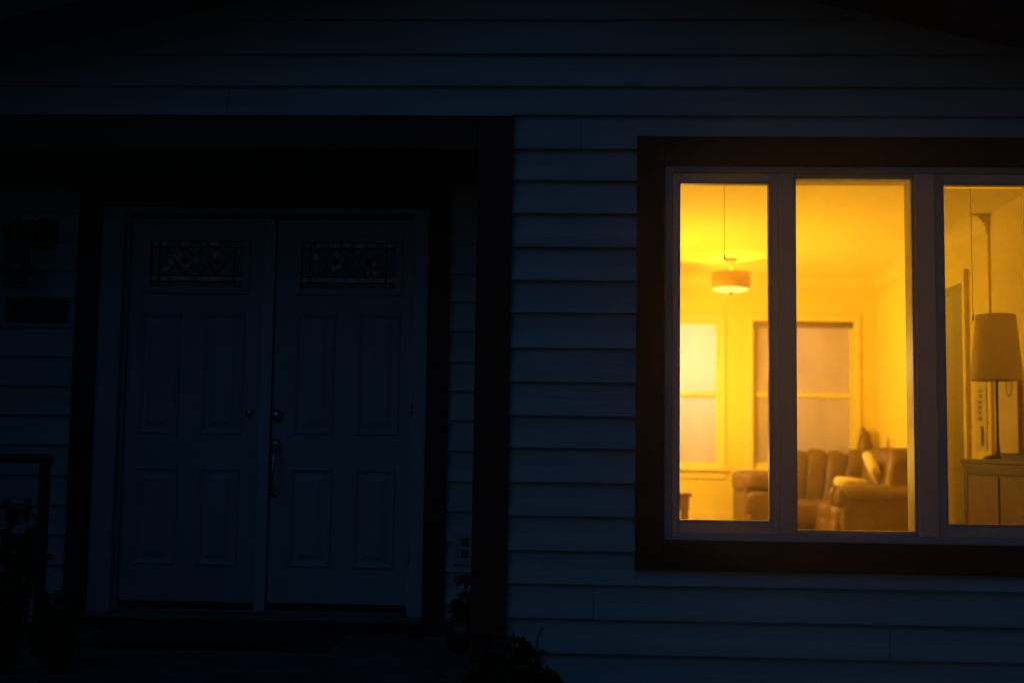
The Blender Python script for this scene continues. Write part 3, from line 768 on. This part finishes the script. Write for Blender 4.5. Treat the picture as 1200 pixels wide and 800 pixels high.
# unseen fill light, added behind the wall to brighten the ceiling
tc_ = thing('ceiling_fill', 'unseen fill light added by the left wall to brighten the ceiling', 'lamp', (0.50, 10.1, IF))
b = MB(); b.lathe([(0.001, 0.0), (0.13, 0.0), (0.13, 0.02), (0.015, 0.03), (0.011, 0.05), (0.011, 0.66), (0.001, 0.67)], (0.50, 10.1, IF), 24); b.build('stand', M['bronze'], tc_)
b = MB(); b.lathe([(0.012, 0.66), (0.10, 0.70), (0.17, 0.80), (0.165, 0.80), (0.096, 0.708), (0.001, 0.68)], (0.50, 10.1, IF), 32); b.build('bowl', M['bronze'], tc_)
ld = bpy.data.lights.new('ceiling_fill_bulb', 'POINT'); ld.energy = 245; ld.color = LAMP; ld.shadow_soft_size = 0.06
lo = bpy.data.objects.new('ceiling_fill_bulb', ld); lo.location = (0.50, 10.1, IF + 0.765); C.objects.link(lo)

# unseen globe added behind the frosted pane to make its white hot spot
bx, bz_ = ax(800, 412, 12.50), az(800, 412, 12.50)
bl = thing('pane_glow_globe', 'unseen globe added outside for the white glow in frosted back window at left', 'lamp', (bx, 12.50, bz_))
b = MB(); b.lathe([(0.09 * math.sin(PI * k / 14) + 0.0005, -0.09 * math.cos(PI * k / 14)) for k in range(15)], (bx, 12.50, bz_), 24); b.build('globe', emit('lit_pane_glow', (1.0, 0.84, 0.66), 430.0), bl)
b = MB(); b.tube([(bx, 12.50, bz_ + 0.088), (bx, 12.50, bz_ + 0.24), (bx, 12.46, bz_ + 0.29), (bx, YB + 0.145, bz_ + 0.30)], 0.012, 8); b.build('arm', M['black_metal'], bl)

# ------------------------------------------------------------------ sideboard and unlit table lamp
XC = 2.50
yc1 = 8.16; yc0 = 6.95
zc = az(1130, 537, yc1)
cb = thing('sideboard', 'dark wooden sideboard with panelled doors along right wall', 'sideboard', ((XC + XW2) / 2, (yc0 + yc1) / 2, IF))
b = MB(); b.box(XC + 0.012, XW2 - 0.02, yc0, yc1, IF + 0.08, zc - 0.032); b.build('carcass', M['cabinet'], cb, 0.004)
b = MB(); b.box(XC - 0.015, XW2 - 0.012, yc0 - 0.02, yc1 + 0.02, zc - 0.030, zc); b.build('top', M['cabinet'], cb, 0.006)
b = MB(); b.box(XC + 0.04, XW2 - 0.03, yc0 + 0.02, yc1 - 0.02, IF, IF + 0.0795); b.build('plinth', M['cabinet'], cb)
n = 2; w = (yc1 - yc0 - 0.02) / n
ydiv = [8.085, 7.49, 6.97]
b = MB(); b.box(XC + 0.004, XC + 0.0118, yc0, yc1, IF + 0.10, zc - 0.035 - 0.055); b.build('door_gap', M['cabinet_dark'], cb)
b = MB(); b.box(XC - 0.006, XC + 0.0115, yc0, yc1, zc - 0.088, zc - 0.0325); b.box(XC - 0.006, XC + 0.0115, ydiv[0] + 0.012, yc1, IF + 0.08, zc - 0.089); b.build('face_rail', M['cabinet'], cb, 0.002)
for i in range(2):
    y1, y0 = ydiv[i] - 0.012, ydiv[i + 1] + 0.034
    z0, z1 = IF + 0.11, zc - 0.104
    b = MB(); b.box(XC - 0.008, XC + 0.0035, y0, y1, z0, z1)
    d = b.build('door', M['cabinet_lit'], cb, 0.002)

YL = 7.80
lx = ax(1168, 450, YL)
tl = thing('table_lamp', 'unlit table lamp with tall linen shade and thin dark stem on sideboard', 'lamp', (lx, YL, zc))
zst, zsb = az(1168, 369.5, YL), az(1168, 445, YL)
r0, r1 = 29.5 / F * YL, 22.3 / F * YL
b = MB(); b.lathe([(r0, zsb), (r1, zst), (r1 - 0.003, zst), (r0 - 0.003, zsb), (r0, zsb)], (lx, YL, 0), 48)
for k in range(3):
    a = 2 * PI * k / 3; b.tube([(lx, YL, zst - 0.03), (lx + r1 * math.cos(a) * 0.97, YL + r1 * math.sin(a) * 0.97, zst - 0.015)], 0.002, 6)
b.build('lamp_shade', M['shade'], tl)
b = MB(); b.lathe([(0.001, 0.0), (0.085, 0.0), (0.085, 0.012), (0.06, 0.022), (0.022, 0.03), (0.012, 0.05), (0.0085, 0.10), (0.0085, zst - 0.03 - zc), (0.001, zst - 0.028 - zc)], (lx, YL, zc + 0.0005), 24); b.build('stem', M['bronze'], tl)

# books beside the lamp foot
b = MB(); b.box(lx - 0.04, lx + 0.14, 7.02, 7.64, zc + 0.0005, zc + 0.03); b.box(lx - 0.045, lx + 0.145, 7.015, 7.645, zc + 0.0305, zc + 0.036)
tag(b.build('tray', M['cabinet_dark'], None, 0.003), 'long flat black tray on the sideboard beside lamp foot', 'tray')

# wall hangings on the right wall
y0, y1 = 8.34, 8.80
pw = thing('picture', 'large pale canvas in a thin frame on wall behind the table lamp', 'picture', (XW2 - 0.01, 8.57, 2.0))
zc0, zc1 = az(1180, 531, 8.55), az(1180, 436, 8.55)
b = MB(); b.box(XW2 - 0.026, XW2 - 0.002, y0, y1, zc0, zc1); b.build('canvas', M['canvas'], pw)
b = MB(); b.ring((y0 - 0.012, y1 + 0.012, zc0 - 0.012, zc1 + 0.012), (y0 + 0.001, y1 - 0.001, zc0 + 0.001, zc1 - 0.001), XW2 - 0.032, XW2 - 0.002); swapxy(b); b.build('frame', M['oak'], pw, 0.003)
b = MB(); b.lathe([(0.060, 0.0), (0.060, -0.002), (0.048, -0.002), (0.048, 0.0)], (XW2 - 0.0262, 8.50, zc1 - 0.10), 30, 'X'); b.build('ring_motif', M['ink'], pw)

ya, yb_ = ax(0, 0, 1), 0
y1 = 9.22; y0 = 8.965
hg = thing('wall_hanging', 'tall narrow pale wall hanging with a column of dark marks beside doorway', 'wall hanging', (XW - 0.01, 9.09, 2.0))
zh0, zh1 = az(1150, 528, 9.08), az(1150, 446, 9.08)
b = MB(); b.box(XW - 0.010, XW - 0.002, y0, y1, zh0, zh1); b.build('panel', M['canvas'], hg, 0.002)
b = MB(); rnd = random.Random(3)
zq = zh1 - 0.06
while zq > zh0 + 0.20:
    hh = rnd.uniform(0.016, 0.03)
    b.box(XW - 0.0125, XW - 0.0102, 9.05 + rnd.uniform(0, 0.02), 9.05 + rnd.uniform(0.06, 0.09), zq - hh, zq); zq -= hh + rnd.uniform(0.008, 0.02)
b.build('marks', M['ink'], hg)
b = MB(); b.puff((XW - 0.016, 9.045, zh0 + 0.09), (0.012, 0.03, 0.12), None, 0.8, 10); b.puff((XW - 0.018, 9.045, zh0 + 0.16), (0.014, 0.035, 0.035), None, 0.9, 10); b.build('figure', M['ink'], hg)

# unseen lamp added above the sight line to brighten the hall
hl = thing('hall_fill', 'unseen lamp added to brighten the hall beyond the doorway', 'lamp', (XW + 0.75, 9.55, IC))
b = MB(); b.lathe([(0.001, -0.02), (0.07, -0.02), (0.075, -0.0006), (0.001, -0.0006)], (XW + 0.75, 9.55, IC), 20); b.build('canopy', M['bronze'], hl)
b = MB(); b.lathe([(0.001, -0.10), (0.05, -0.085), (0.068, -0.05), (0.062, -0.021), (0.001, -0.0205)], (XW + 0.75, 9.55, IC), 20); b.build('globe', emit('lit_hall_fill', LAMP, 20.0), hl)
ld = bpy.data.lights.new('hall_fill_bulb', 'POINT'); ld.energy = 42; ld.color = LAMP; ld.shadow_soft_size = 0.05
lo = bpy.data.objects.new('hall_fill_bulb', ld); lo.location = (XW + 0.75, 9.55, IC - 0.17); C.objects.link(lo)

# chair seen through the doorway
ch = thing('wooden_chair', 'dark wooden chair standing in the hall beyond the doorway', 'chair', (XW + 0.55, 10.15, IF))
cx0, cy0 = XW + 0.40, 9.98
b = MB(); b.box(cx0, cx0 + 0.42, cy0, cy0 + 0.42, IF + 0.43, IF + 0.46); b.build('seat', M['chair'], ch, 0.01)
b = MB(); b.box(cx0 + 0.01, cx0 + 0.41, cy0 + 0.385, cy0 + 0.41, IF + 0.55, IF + 0.92); b.build('backrest', M['chair'], ch, 0.01)
for x in (cx0 + 0.02, cx0 + 0.36):
    b = MB(); b.box(x, x + 0.04, cy0 + 0.02, cy0 + 0.06, IF, IF + 0.4295); b.build('leg', M['chair'], ch, 0.004)
    b = MB(); b.box(x, x + 0.04, cy0 + 0.34, cy0 + 0.38, IF, IF + 0.4295); b.box(x, x + 0.035, cy0 + 0.386, cy0 + 0.4095, IF + 0.461, IF + 0.549); b.build('leg', M['chair'], ch, 0.004)

# blinds and cords just behind the panes
yb = YI + 0.05
zr = az(1000, 215.5, yb)
b = MB(); b.box(p2[0] - 0.04, p2[1] + 0.02, yb - 0.008, yb + 0.012, zr - 0.006, zr + 0.004)
rb2 = thing('roller_blind', 'cream roller blind drawn right up behind middle pane of picture window', 'blind', ((p2[0] + p2[1]) / 2, yb, zr))
b.build('hem_bar', M['cord'], rb2, 0.002)
b = MB(); b.box(p2[0] - 0.035, p2[1] + 0.015, yb - 0.001, yb + 0.001, zr + 0.0045, zr + 0.10); b.tube([(p2[0] - 0.04, yb, zr + 0.12), (p2[1] + 0.02, yb, zr + 0.12)], 0.026, 14); b.build('fabric', M['blind'], rb2)
def cord(px, y_px, ytop, knob, label):
    t = thing('blind_cord', label, 'cord', (ax(px, y_px, yb), yb, az(px, y_px, yb)), 'pull cords hanging behind the window panes')
    b = MB(); b.tube([(ax(px, 300, yb), yb, iz1 + 0.02), (ax(px, 300, yb) + 0.002, yb, az(px, y_px, yb))], 0.0013, 6); b.build('string', M['cord'], t)
    b = MB(); q = (ax(px, 300, yb) + 0.002, yb, az(px, y_px, yb)); b.lathe([(0.001, 0.005), (0.003, 0.0), (0.005, -0.016), (0.0045, -0.022), (0.001, -0.024)], q, 12); b.build('tassel', M['trim'] if knob else M['cord'], t)
cord(848.5, 299, 0, True, 'thin pull cord with pale tassel behind left pane of picture window')
cord(1138.5, 370, 0, False, 'longer dark pull cord hanging behind right pane of picture window')

# ------------------------------------------------------------------ things on the porch
# wall lantern
lp = at(33, 305, YR)
lt = thing('wall_lantern', 'black caged wall lantern on the siding left of front door', 'lantern', (lp.x, YR, lp.z))
yl_ = YR - 0.14
b = MB(); b.puff((lp.x + 0.10, YR - 0.03, lp.z + 0.14), (0.13, 0.035, 0.16), None, 0.7, 14); b.build('back_plate', M['black_metal'], lt)
b = MB(); b.tube([(lp.x + 0.10, YR - 0.04, lp.z + 0.14), (lp.x + 0.07, YR - 0.12, lp.z + 0.19), (lp.x + 0.02, yl_ + 0.0, lp.z + 0.17)], 0.012, 10); b.build('arm', M['black_metal'], lt)
b = MB(); b.lathe([(0.001, 0.215), (0.012, 0.21), (0.016, 0.19), (0.03, 0.175), (0.075, 0.15), (0.082, 0.135), (0.07, 0.125), (0.062, 0.0), (0.066, -0.012), (0.060, -0.02), (0.001, -0.02)], (lp.x, yl_, lp.z), 28); b.build('cap', M['black_metal'], lt)
b = MB(); b.lathe([(0.001, -0.03), (0.05, -0.03), (0.055, -0.06), (0.055, -0.145), (0.001, -0.150)], (lp.x, yl_, lp.z), 24); b.build('glass', M['lantern_glass'], lt)
b = MB()
for k in range(6):
    a = 2 * PI * k / 6 + 0.3; b.tube([(lp.x + 0.064 * math.cos(a), yl_ + 0.064 * math.sin(a), lp.z + (-0.02)), (lp.x + 0.064 * math.cos(a), yl_ + 0.064 * math.sin(a), lp.z - 0.155)], 0.0035, 6)
for z, r in ((-0.085, 0.085), (-0.155, 0.067)):
    b.tube([(lp.x + r * math.cos(2 * PI * k / 24), yl_ + r * math.sin(2 * PI * k / 24), lp.z + z) for k in range(25)], 0.005, 6)
b.build('cage', M['black_metal'], lt)
# plaque
a0, a1 = at(10, 351, YR), at(80, 379, YR)
b = MB(); b.box(a0.x, a1.x, YR - 0.032, YR - 0.016, a1.z, a0.z)
tag(b.build('plaque', M['plaque'], None, 0.004), 'small black rectangular plaque on siding below the wall lantern', 'plaque')
# outlet
o0, o1 = at(532, 622, YR), at(556, 661, YR)
ot = thing('outlet', 'pale outdoor power outlet with two dark sockets on porch siding', 'outlet', ((o0.x + o1.x) / 2, YR, (o0.z + o1.z) / 2))
b = MB(); b.box(o0.x, o1.x, YR - 0.03, YR - 0.012, o1.z, o0.z); b.ring((o0.x + 0.012, o1.x - 0.012, o1.z + 0.02, o0.z - 0.02), (o0.x + 0.022, o1.x - 0.022, o1.z + 0.03, o0.z - 0.03), YR - 0.035, YR - 0.0302); b.build('cover_plate', M['plate'], ot, 0.003)
xm = ax(546, 640, YR)
for py in (633.5, 648):
    z = az(545, py, YR); b = MB(); b.box(xm - 0.02, xm + 0.016, YR - 0.036, YR - 0.0301, z - 0.02, z + 0.02); b.build('socket', M['socket'], ot, 0.004)
# doormat
q = [at(128, 770, 0.1)]
def onfloor(px, py, z=FL):
    v = ROT @ Vector(((px - 600) / F, (400 - py) / F, -1)); t = (z - EYE) / v.z
    return v * t + Vector((0, 0, EYE))
m0, m1 = onfloor(120, 741), onfloor(410, 741)
b = MB(); b.box(-2.32, m1.x, 6.02, 6.58, FL + 0.0005, FL + 0.018)
tag(b.build('doormat', M['mat'], None, 0.006), 'black doormat lying before the double front door', 'doormat')
# iron handrail at the left
ht = at(0, 535, 5.75); he = at(62, 537, 5.75); hp = at(53, 545, 5.75)
hr = thing('handrail', 'black iron porch handrail with square post at left', 'railing', (he.x - 0.8, 5.75, FL))
b = MB(); b.tube([(he.x - 1.6, 5.75, he.z), (he.x - 0.03, 5.75, he.z), (he.x, 5.75, he.z - 0.012)], 0.021, 10); b.build('rail', M['black_metal'], hr)
b = MB(); b.box(hp.x - 0.02, hp.x + 0.02, 5.73, 5.77, FL, he.z - 0.012); b.build('post', M['black_metal'], hr, 0.003)
b = MB(); b.box(he.x - 1.6, he.x - 1.56, 5.73, 5.77, FL, he.z - 0.012); b.build('post', M['black_metal'], hr, 0.003)

# potted red flower by the porch corner
fp = onfloor(545, 752)
fp = Vector((ax(549, 700, 6.2), 6.2, FL))
fw = thing('potted_flower', 'red bloom above a dark rounded leafy pot by the porch corner', 'plant', fp)
zf = az(544, 680, 6.2)
b = MB(); b.lathe([(0.001, 0.0), (0.085, 0.0), (0.115, 0.06), (0.12, 0.10), (0.105, 0.14), (0.10, 0.14), (0.001, 0.12)], fp, 28); b.build('pot', M['pot'], fw)
b = MB(); leaves(b, (fp.x, fp.y, FL + 0.17), (0.085, 0.085, 0.11), 240, 0.030, 4); b.build('leaves', M['leaf'], fw)
b = MB(); b.tube([(fp.x, fp.y, FL + 0.12), (fp.x - 0.008, fp.y, FL + 0.24), (fp.x - 0.015, fp.y, zf)], 0.005, 6); b.build('stem', M['stem'], fw)
b = MB(); rnd = random.Random(8)
for k in range(110):
    a, t = rnd.uniform(0, 2 * PI), rnd.random() ** 0.5
    c = Vector((fp.x - 0.008 + 0.058 * t * math.cos(a), fp.y + 0.055 * t * math.sin(a), zf + 0.02 * (1 - t) + rnd.uniform(-0.022, 0.014)))
    d = Vector((math.cos(a) * t, math.sin(a) * t, 0.8)).normalized(); u = d.orthogonal().normalized(); w = d.cross(u); s = rnd.uniform(0.010, 0.016)
    b.add([c + u * s, c + (u + w) * s * 0.7 + d * 0.004, c + w * s, c - u * s * 0.7 + d * 0.004, c - u * s, c - w * s], [(0, 1, 2, 3, 4, 5)])
b.build('bloom', M['petal'], fw)

# rounded bush below the corner post
bc = at(602, 792, 5.45)
bs = thing('bush', 'round dark leafy bush in front of the siding at porch corner', 'bush', (bc.x, 5.45, 0))
b = MB(); leaves(b, (bc.x - 0.02, 5.45, bc.z - 0.06), (0.20, 0.20, 0.22), 900, 0.036, 11)
leaves(b, (bc.x + 0.155, 5.42, bc.z - 0.045), (0.055, 0.06, 0.065), 160, 0.026, 12)
leaves(b, (bc.x - 0.28, 5.45, bc.z - 0.18), (0.16, 0.16, 0.18), 500, 0.034, 13); leaves(b, (bc.x, 5.45, 0.38), (0.34, 0.26, 0.30), 1300, 0.038, 14)
leaves(b, (bc.x + 0.22, 5.45, bc.z - 0.24), (0.14, 0.12, 0.15), 260, 0.03, 16)
b.build('foliage', M['leaf'], bs)
b = MB()
for k in range(7):
    a = k * 0.9; b.tube([(bc.x + 0.04 * math.cos(a), 5.45 + 0.04 * math.sin(a), 0.0), (bc.x + 0.12 * math.cos(a), 5.45 + 0.12 * math.sin(a), 0.4), (bc.x + 0.16 * math.cos(a), 5.45 + 0.1 * math.sin(a), bc.z - 0.05)], [0.010, 0.007, 0.003], 6)
b.tube([(bc.x + 0.08, 5.43, bc.z), (bc.x + 0.10, 5.43, bc.z + 0.17), (bc.x + 0.12, 5.43, bc.z + 0.205)], [0.004, 0.003, 0.006], 6)
b.build('stem', M['stem'], bs)

# tall soft plants by the railing
def tall_plant(px, Y, ztop, label, seed, wid):
    x = ax(px, 650, Y)
    t = thing('tall_plant', label, 'plant', (x, Y, 0 if Y < 5.0 else FL), 'tall plants by the handrail')
    b = MB(); s = MB(); rnd = random.Random(seed)
    base = FL if Y > 5.0 else 0.0
    for k in range(9):
        dx, dy = rnd.gauss(0, wid * 0.45), rnd.gauss(0, wid * 0.4)
        hh = base + (ztop - base) * rnd.uniform(0.55, 1.0)
        s.tube([(x + dx * 0.3, Y + dy * 0.3, base), (x + dx * 0.7, Y + dy * 0.7, (base + hh) / 2), (x + dx, Y + dy, hh)], [0.006, 0.005, 0.002], 6)
        n_ = 26
        for j in range(n_):
            f = 0.15 + 0.85 * j / n_
            leaves(b, (x + dx * f, Y + dy * f, base + (hh - base) * f), (0.05, 0.05, 0.03), 3, 0.034, seed * 50 + k * 30 + j)
    s.build('stem', M['stem'], t); b.build('foliage', M['leaf'], t)
tall_plant(8, 5.3, az(10, 570, 5.3), 'tall leafy plant in front of the handrail at far left', 3, 0.16)
tall_plant(70, 5.35, az(70, 690, 5.35), 'shorter leafy plant on porch beside the handrail post', 5, 0.10)

# dense evergreen added out of view to darken the left of the porch
tr = thing('shading_evergreen', 'unseen dense evergreen added to shade the left of the porch', 'tree', (-4.5, 4.3, 0))
b = MB(); b.tube([(-4.5, 4.3, 0), (-4.48, 4.3, 1.6), (-4.5, 4.32, 3.4), (-4.5, 4.3, 5.2)], [0.11, 0.09, 0.05, 0.015], 10)
rnd = random.Random(5)
for k in range(26):
    z = 0.6 + k * 0.17; a = k * 2.4; r_ = 1.05 * (1 - z / 5.8) + 0.1
    b.tube([(-4.5, 4.3, z), (-4.5 + 0.6 * r_ * math.cos(a), 4.3 + 0.6 * r_ * math.sin(a), z + 0.06), (-4.5 + r_ * math.cos(a), 4.3 + r_ * math.sin(a), z - 0.02)], [0.022, 0.013, 0.004], 6)
b.build('trunk', M['stem'], tr)
b = MB()
for k in range(22):
    z = 0.5 + k * 0.22; r_ = 1.1 * (1 - z / 5.9) + 0.12
    leaves(b, (-4.5 + rnd.uniform(-0.1, 0.1), 4.3 + rnd.uniform(-0.1, 0.1), z), (r_, r_, 0.22), int(90 + 210 * r_), 0.075, 300 + k)
b.build('crown', M['leaf'], tr)

# ------------------------------------------------------------------ haze added to stand in for lens glare round the window
b = MB(); b.box(-70, 70, -60, 70, -1.0, 6.5)
hm = bpy.data.materials.new('lens_glare_haze'); hm.use_nodes = True
hn = hm.node_tree; hn.nodes.remove(hn.nodes['Principled BSDF'])
pv = hn.nodes.new('ShaderNodeVolumePrincipled'); pv.inputs['Color'].default_value = (0.9, 0.92, 0.95, 1); pv.inputs['Density'].default_value = 0.0055; pv.inputs['Anisotropy'].default_value = 0.9
hn.links.new(pv.outputs[0], hn.nodes['Material Output'].inputs['Volume'])
hz = b.build('glare_haze', hm); hz['kind'] = 'stuff'

# ------------------------------------------------------------------ light
w = bpy.data.worlds.new('World'); S.world = w; w.use_nodes = True
nt = w.node_tree
sky = nt.nodes.new('ShaderNodeTexSky'); sky.sky_type = 'NISHITA'; sky.sun_disc = False
AZ, EL = 232.0, 3.0
sky.sun_elevation = R(EL); sky.sun_rotation = R(AZ)
sky.ozone_density = 6.0; sky.air_density = 1.2; sky.dust_density = 0.3
nt.links.new(sky.outputs['Color'], nt.nodes['Background'].inputs['Color'])
nt.nodes['Background'].inputs['Strength'].default_value = 0.032

sl = bpy.data.lights.new('sun', 'SUN'); sl.energy = 0.056; sl.angle = R(40); sl.color = (0.12, 0.45, 1.0)
so = bpy.data.objects.new('sun', sl)
d = Vector((0.50, 0.62, -0.75))
so.rotation_euler = d.to_track_quat('-Z', 'Y').to_euler(); C.objects.link(so)

# ------------------------------------------------------------------ render settings
S.render.engine = 'CYCLES'
S.cycles.use_denoising = True
S.cycles.denoising_prefilter = 'ACCURATE'
S.cycles.use_guiding = True; S.cycles.use_surface_guiding = True; S.cycles.use_volume_guiding = True
S.cycles.max_bounces = 14; S.cycles.diffuse_bounces = 8; S.cycles.glossy_bounces = 4; S.cycles.transparent_max_bounces = 12
S.cycles.volume_bounces = 3
S.cycles.sample_clamp_indirect = 6.0
S.view_settings.view_transform = 'Standard'; S.view_settings.look = 'None'
S.view_settings.exposure = 0; S.view_settings.gamma = 1
